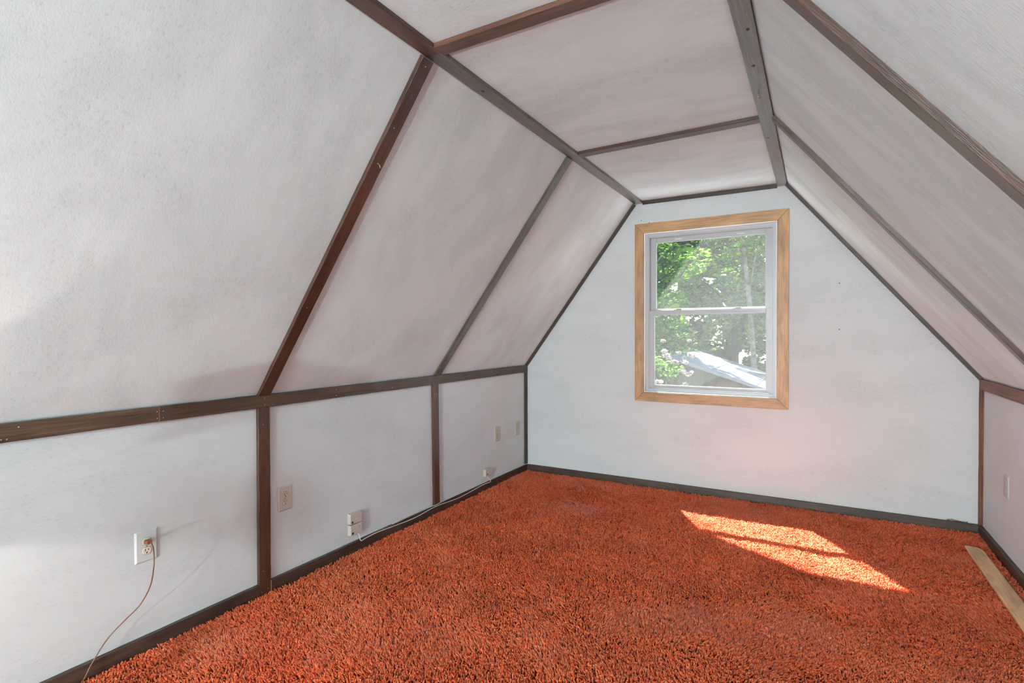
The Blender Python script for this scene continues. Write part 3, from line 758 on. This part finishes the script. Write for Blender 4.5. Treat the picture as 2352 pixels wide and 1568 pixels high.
# screw eye under the right purlin and a bent nail on the left rafter
se = tag(empty('screw_eye', (-.236, 2.715, ZC - T)), 'small metal screw eye hanging from the right ceiling purlin', 'hook')
tube('shank', [(0, 0, .006), (0, 0, -.012)], .0014, M_BRASS, se, 8)
tube('ring', [(.007 * math.cos(a), 0, -.019 + .007 * math.sin(a)) for a in [2 * math.pi * k / 20 for k in range(20)]], .0013, M_BRASS, se, 8, closed=True)
pn = on_left_slope(-1.630, 1.690)
bn = tag(empty('bent_nail', pn), 'bent steel nail sticking out of the nearest left rafter strip', 'nail')
tube('shank', [Vector(p) for p in ((-.004, 0, .004), (.008, .0, .004), (.016, .001, -.004), (.020, .001, -.016))], .0014, M_NAIL, bn, 8)
tube('head', [Vector((.0195, .001, -.0155)), Vector((.0205, .001, -.0185))], .0040, M_BRASS, bn, 10)

# ------------------------------------------------------------------ outside
GZ = -2.5
tag(obj('ground', [(-40, YO + 1.0, GZ), (40, YO + 1.0, GZ), (40, 60, GZ), (-40, 60, GZ)], [(0, 1, 2, 3)], M_GROUND), 'forest ground outside below the window', kind='structure')

M_BOUNCE = bark_mat('pale_bounce_gravel', (0.55, 0.54, 0.52), (0.78, 0.77, 0.75), (9, 9, 9))  # for an unseen yard added to bounce sunlight up to the ceiling
tag(obj('bounce_yard', [(-9, YO + .6, GZ + .02), (7, YO + .6, GZ + .02), (7, 8.7, GZ + .02), (-9, 8.7, GZ + .02), (-9, YO + .6, GZ), (7, YO + .6, GZ), (7, 8.7, GZ), (-9, 8.7, GZ)], [(0, 1, 2, 3), (0, 4, 5, 1), (1, 5, 6, 2), (2, 6, 7, 3), (3, 7, 4, 0)], M_BOUNCE), 'added pale gravel yard bouncing sunlight up through the window', kind='structure')

def leaves(name, centers, radii, n, size, mat, parent, seed, flat=0.35):
    r = np.random.default_rng(seed); c = np.array(centers); rad = np.array(radii)
    k = r.integers(0, len(c), n)
    d = r.normal(0, 1, (n, 3)); d /= np.linalg.norm(d, axis=1)[:, None]
    P = c[k] + d * (rad[k] * r.uniform(.35, 1.0, n) ** .5)[:, None] * np.array([1, 1, .75])
    a = r.normal(0, 1, (n, 3)); a[:, 2] *= flat; a /= np.linalg.norm(a, axis=1)[:, None]
    nn = r.normal(0, .6, (n, 3)) + np.array([0, -.25, .8]); b = np.cross(nn, a); b /= np.linalg.norm(b, axis=1)[:, None]
    s = size * r.uniform(.6, 1.3, n)[:, None]
    V = np.empty((n, 4, 3)); fold = np.cross(a, b) * s * .12
    V[:, 0] = P - a * s * .5; V[:, 1] = P + b * s * .27 + fold; V[:, 2] = P + a * s * .55; V[:, 3] = P - b * s * .27 + fold
    ba = (np.arange(n) * 4)[:, None]
    F = np.concatenate([ba + np.array([[0, 1, 2]]), ba + np.array([[0, 2, 3]])], 1).reshape(-1)
    me = bpy.data.meshes.new(name); me.vertices.add(n * 4); me.vertices.foreach_set('co', V.reshape(-1).astype(np.float32))
    me.loops.add(n * 6); me.loops.foreach_set('vertex_index', F.astype(np.int32))
    me.polygons.add(n * 2); me.polygons.foreach_set('loop_start', (np.arange(n * 2) * 3).astype(np.int32)); me.update(calc_edges=True)
    at = me.attributes.new('leaf', 'FLOAT', 'POINT'); cv = r.uniform(-.2, .2, len(c))[k] + r.uniform(0, 1, n)
    at.data.foreach_set('value', np.repeat(cv.clip(0, 1), 4).astype(np.float32))
    me.materials.append(mat); o = bpy.data.objects.new(name, me); COL.objects.link(o); o.parent = parent; o['kind'] = 'stuff'
    return o

def tree(name, x, y, h0, h1, rad, n, size, label, seed, bark=None, leafm=None, trunk=.12, lean=0.0, clusters=60, group='trees beyond the window'):
    e = tag(empty(name, (x, y, GZ)), label, 'tree', group); r = random.Random(seed)
    pts = []; rads = []; H = h1 - GZ
    for i in range(9):
        t = i / 8; pts.append((lean * t * H + math.sin(t * 5 + seed) * .06, math.cos(t * 4 + seed) * .05, H * .92 * t)); rads.append(trunk * (1 - .75 * t))
    tr = tube('trunk', pts, rads, bark or M_BARK, e, 10)
    cs = []; rs = []
    for i in range(clusters):
        for _ in range(30):
            p = Vector((r.uniform(-1, 1), r.uniform(-1, 1), r.uniform(-1, 1)))
            if p.length < 1: break
        z = (h0 + h1) / 2 + p.z * (h1 - h0) / 2
        cs.append((p.x * rad + lean * (z - GZ), p.y * rad * .8, z - GZ)); rs.append(r.uniform(.22, .5) * (.6 + rad * .22))
    for i in range(0, clusters, 8):
        c = Vector(cs[i]); b = Vector((lean * c.z * .8, 0, max(.6, c.z * .78)))
        tube('branch', [b, (b + c) / 2 + Vector((0, 0, .12)), c], [trunk * .28, trunk * .18, trunk * .06], bark or M_BARK, e, 6)
    leaves('foliage', cs, rs, n, size, leafm or M_LEAF, e, seed)
    return e

tree('leafy_tree', -3.5, 10.2, .2, 5.2, 1.5, 15000, .12, 'bright leafy tree nearest the window at its upper left', 1, clusters=80)
tree('leafy_tree', -1.7, 14.2, .9, 6.0, 1.7, 15000, .13, 'leafy tree behind the pale shed roof, centre of the window', 2, clusters=80)
tree('leafy_tree', 1.1, 13.8, -.2, 5.6, 1.7, 14000, .13, 'leafy tree at the right side of the window view', 3, clusters=80)
tree('dense_tree', -4.7, 15.5, -1.2, 7.0, 2.3, 15000, .17, 'dense dark tree far behind at the left of the window view', 4, leafm=M_LEAF2, trunk=.18, clusters=80)
tree('dense_tree', -2.3, 17.2, -1.6, 7.5, 2.4, 15000, .18, 'dense dark tree far behind in the middle of the window view', 5, leafm=M_LEAF2, trunk=.18, clusters=80)
tree('dense_tree', .6, 16.8, -1.6, 7.5, 2.5, 15000, .18, 'dense dark tree far behind at the right of the window view', 6, leafm=M_LEAF2, trunk=.18, clusters=80)
tree('dense_tree', -7.6, 14.8, -1.6, 7.0, 2.4, 12000, .18, 'dense dark tree outside the left edge of the window view', 7, leafm=M_LEAF2, trunk=.18, clusters=60)
tree('dense_tree', 3.8, 15.0, -1.6, 7.0, 2.4, 12000, .18, 'dense dark tree outside the right edge of the window view', 8, leafm=M_LEAF2, trunk=.18, clusters=60)
tree('dense_tree', -4.6, 21.5, -1.0, 8.5, 2.6, 15000, .22, 'farthest dark tree showing between the two left trunks', 14, leafm=M_LEAF2, trunk=.2, clusters=80)
tree('dense_tree', -1.2, 22.0, -1.0, 8.5, 2.6, 15000, .22, 'farthest dark tree showing behind the centre trees', 15, leafm=M_LEAF2, trunk=.2, clusters=80)
tree('undergrowth_bush', -2.8, 13.5, -2.2, 1.2, 1.9, 14000, .12, 'low mid-green bush between the shed and the trees', 9, trunk=.05, leafm=M_LEAF2, clusters=80, group='bushes beyond the window')
tree('undergrowth_bush', .1, 13.5, -2.2, 1.0, 1.9, 14000, .12, 'low mid-green bush behind the right end of the shed roof', 10, trunk=.05, leafm=M_LEAF2, clusters=80, group='bushes beyond the window')
tree('birch_tree', -1.02, 12.15, 2.6, 5.4, 1.0, 3500, .09, 'slim pale barked birch behind the shed roof', 12, bark=M_BIRCH, trunk=.085, lean=-.05, clusters=30)

# flowering shrub
fs = tag(empty('flowering_shrub', (-2.08, 7.5, GZ)), 'tall shrub with pale pink-white blossoms at the lower left of the window view', 'shrub')
r = random.Random(31); cs = []; rs = []
for i in range(46):
    a = r.uniform(0, 6.28); q = r.uniform(0, 1) ** .5; z = r.uniform(.6, 3.55); k = .62 * (1 - .18 * abs(z - 2.4))
    cs.append((math.cos(a) * q * k, math.sin(a) * q * k, z)); rs.append(r.uniform(.12, .22))
leaves('foliage', cs, rs, 7000, .075, M_LEAF, fs, 41)
for i in range(6):
    a = i * 1.05; tube('stem', [(.05 * math.cos(a), .05 * math.sin(a), 0), (.15 * math.cos(a), .15 * math.sin(a), 1.4), (.38 * math.cos(a), .38 * math.sin(a), 3.1)], [.025, .018, .006], M_BARK, fs, 6)
bc = []; br = []
for i in range(110):
    a = r.uniform(-2.6, .9); z = r.uniform(1.8, 3.70); k = .60
    bc.append((math.cos(a) * k * r.uniform(.75, 1.08), math.sin(a) * k * r.uniform(.75, 1.08), z)); br.append(r.uniform(.02, .045))
leaves('blossoms', bc, br, 7000, .034, M_BLOSSOM, fs, 42, 1.0)

# shed with a pale metal roof
M_SHEDW = wood_mat('shed_boards', (.030, .022, .012), (.055, .042, .022), (.075, .058, .032), .8)
def shed_roof_mat():
    m, t, b, o = new_mat('pale_metal_roof'); tc = t.nodes.new('ShaderNodeTexCoord').outputs['Object']
    n = noise(t, mapping(t, tc, (1.2, 6, 1.2)), 1.5, 5, .6)
    t.links.new(ramp(t, n, [(.35, (.09, .098, .102)), (.6, (.145, .15, .155))]), b.inputs['Base Color']); b.inputs['Roughness'].default_value = .55
    return m
shed = tag(empty('shed', (-2.16, 9.0, GZ)), 'small brown board shed with a pale sloping metal roof', 'shed')
so = Vector(shed.location); ra, slp = .928, (.928 - .440) / (2.162 - .654)
Lr = 3.4; ye = 11.75
p0 = Vector((-2.162, 8.98, ra)) - so; p1 = Vector((-2.162 + Lr, 8.98, ra - slp * Lr)) - so
rf = obj('roof', [p0, p1, p1 + Vector((0, ye - 8.98, 0)), p0 + Vector((0, ye - 8.98, 0)), p0 - Vector((0, 0, .05)), p1 - Vector((0, 0, .05)), p1 + Vector((0, ye - 8.98, -.05)), p0 + Vector((0, ye - 8.98, -.05))],
         [(0, 1, 2, 3), (7, 6, 5, 4), (0, 4, 5, 1), (1, 5, 6, 2), (2, 6, 7, 3), (3, 7, 4, 0)], shed_roof_mat(), shed)
for i in range(1, 5):
    q = p0.lerp(p1, i / 5)
    box('roof_seam', q + Vector((-.008, 0, -.002)), q + Vector((.008, ye - 8.98, .006)), rf.data.materials[0], rf)
nb = 18
for i in range(nb):
    xa = .03 + (Lr - .1) / nb * i; xb_ = xa + (Lr - .1) / nb - .003
    za = (ra - slp * xa - .055) - GZ; zb_ = (ra - slp * xb_ - .055) - GZ
    V = [(xa, .08, 0), (xb_, .08, 0), (xb_, .08, zb_), (xa, .08, za), (xa, .10, 0), (xb_, .10, 0), (xb_, .10, zb_), (xa, .10, za)]
    F = [(0, 1, 2, 3), (7, 6, 5, 4), (0, 4, 5, 1), (1, 5, 6, 2), (2, 6, 7, 3), (3, 7, 4, 0)]
    obj('wall_board', V, F, M_SHEDW, shed, [(V[k][2], V[k][0]) for f in F for k in f])
box('side_wall', (.02, .10, 0), (.05, 2.65, ra - .08 - GZ), M_SHEDW, shed)
box('back_wall', (.05, 2.62, 0), (Lr - .1, 2.65, ra - slp * Lr - .1 - GZ), M_SHEDW, shed)
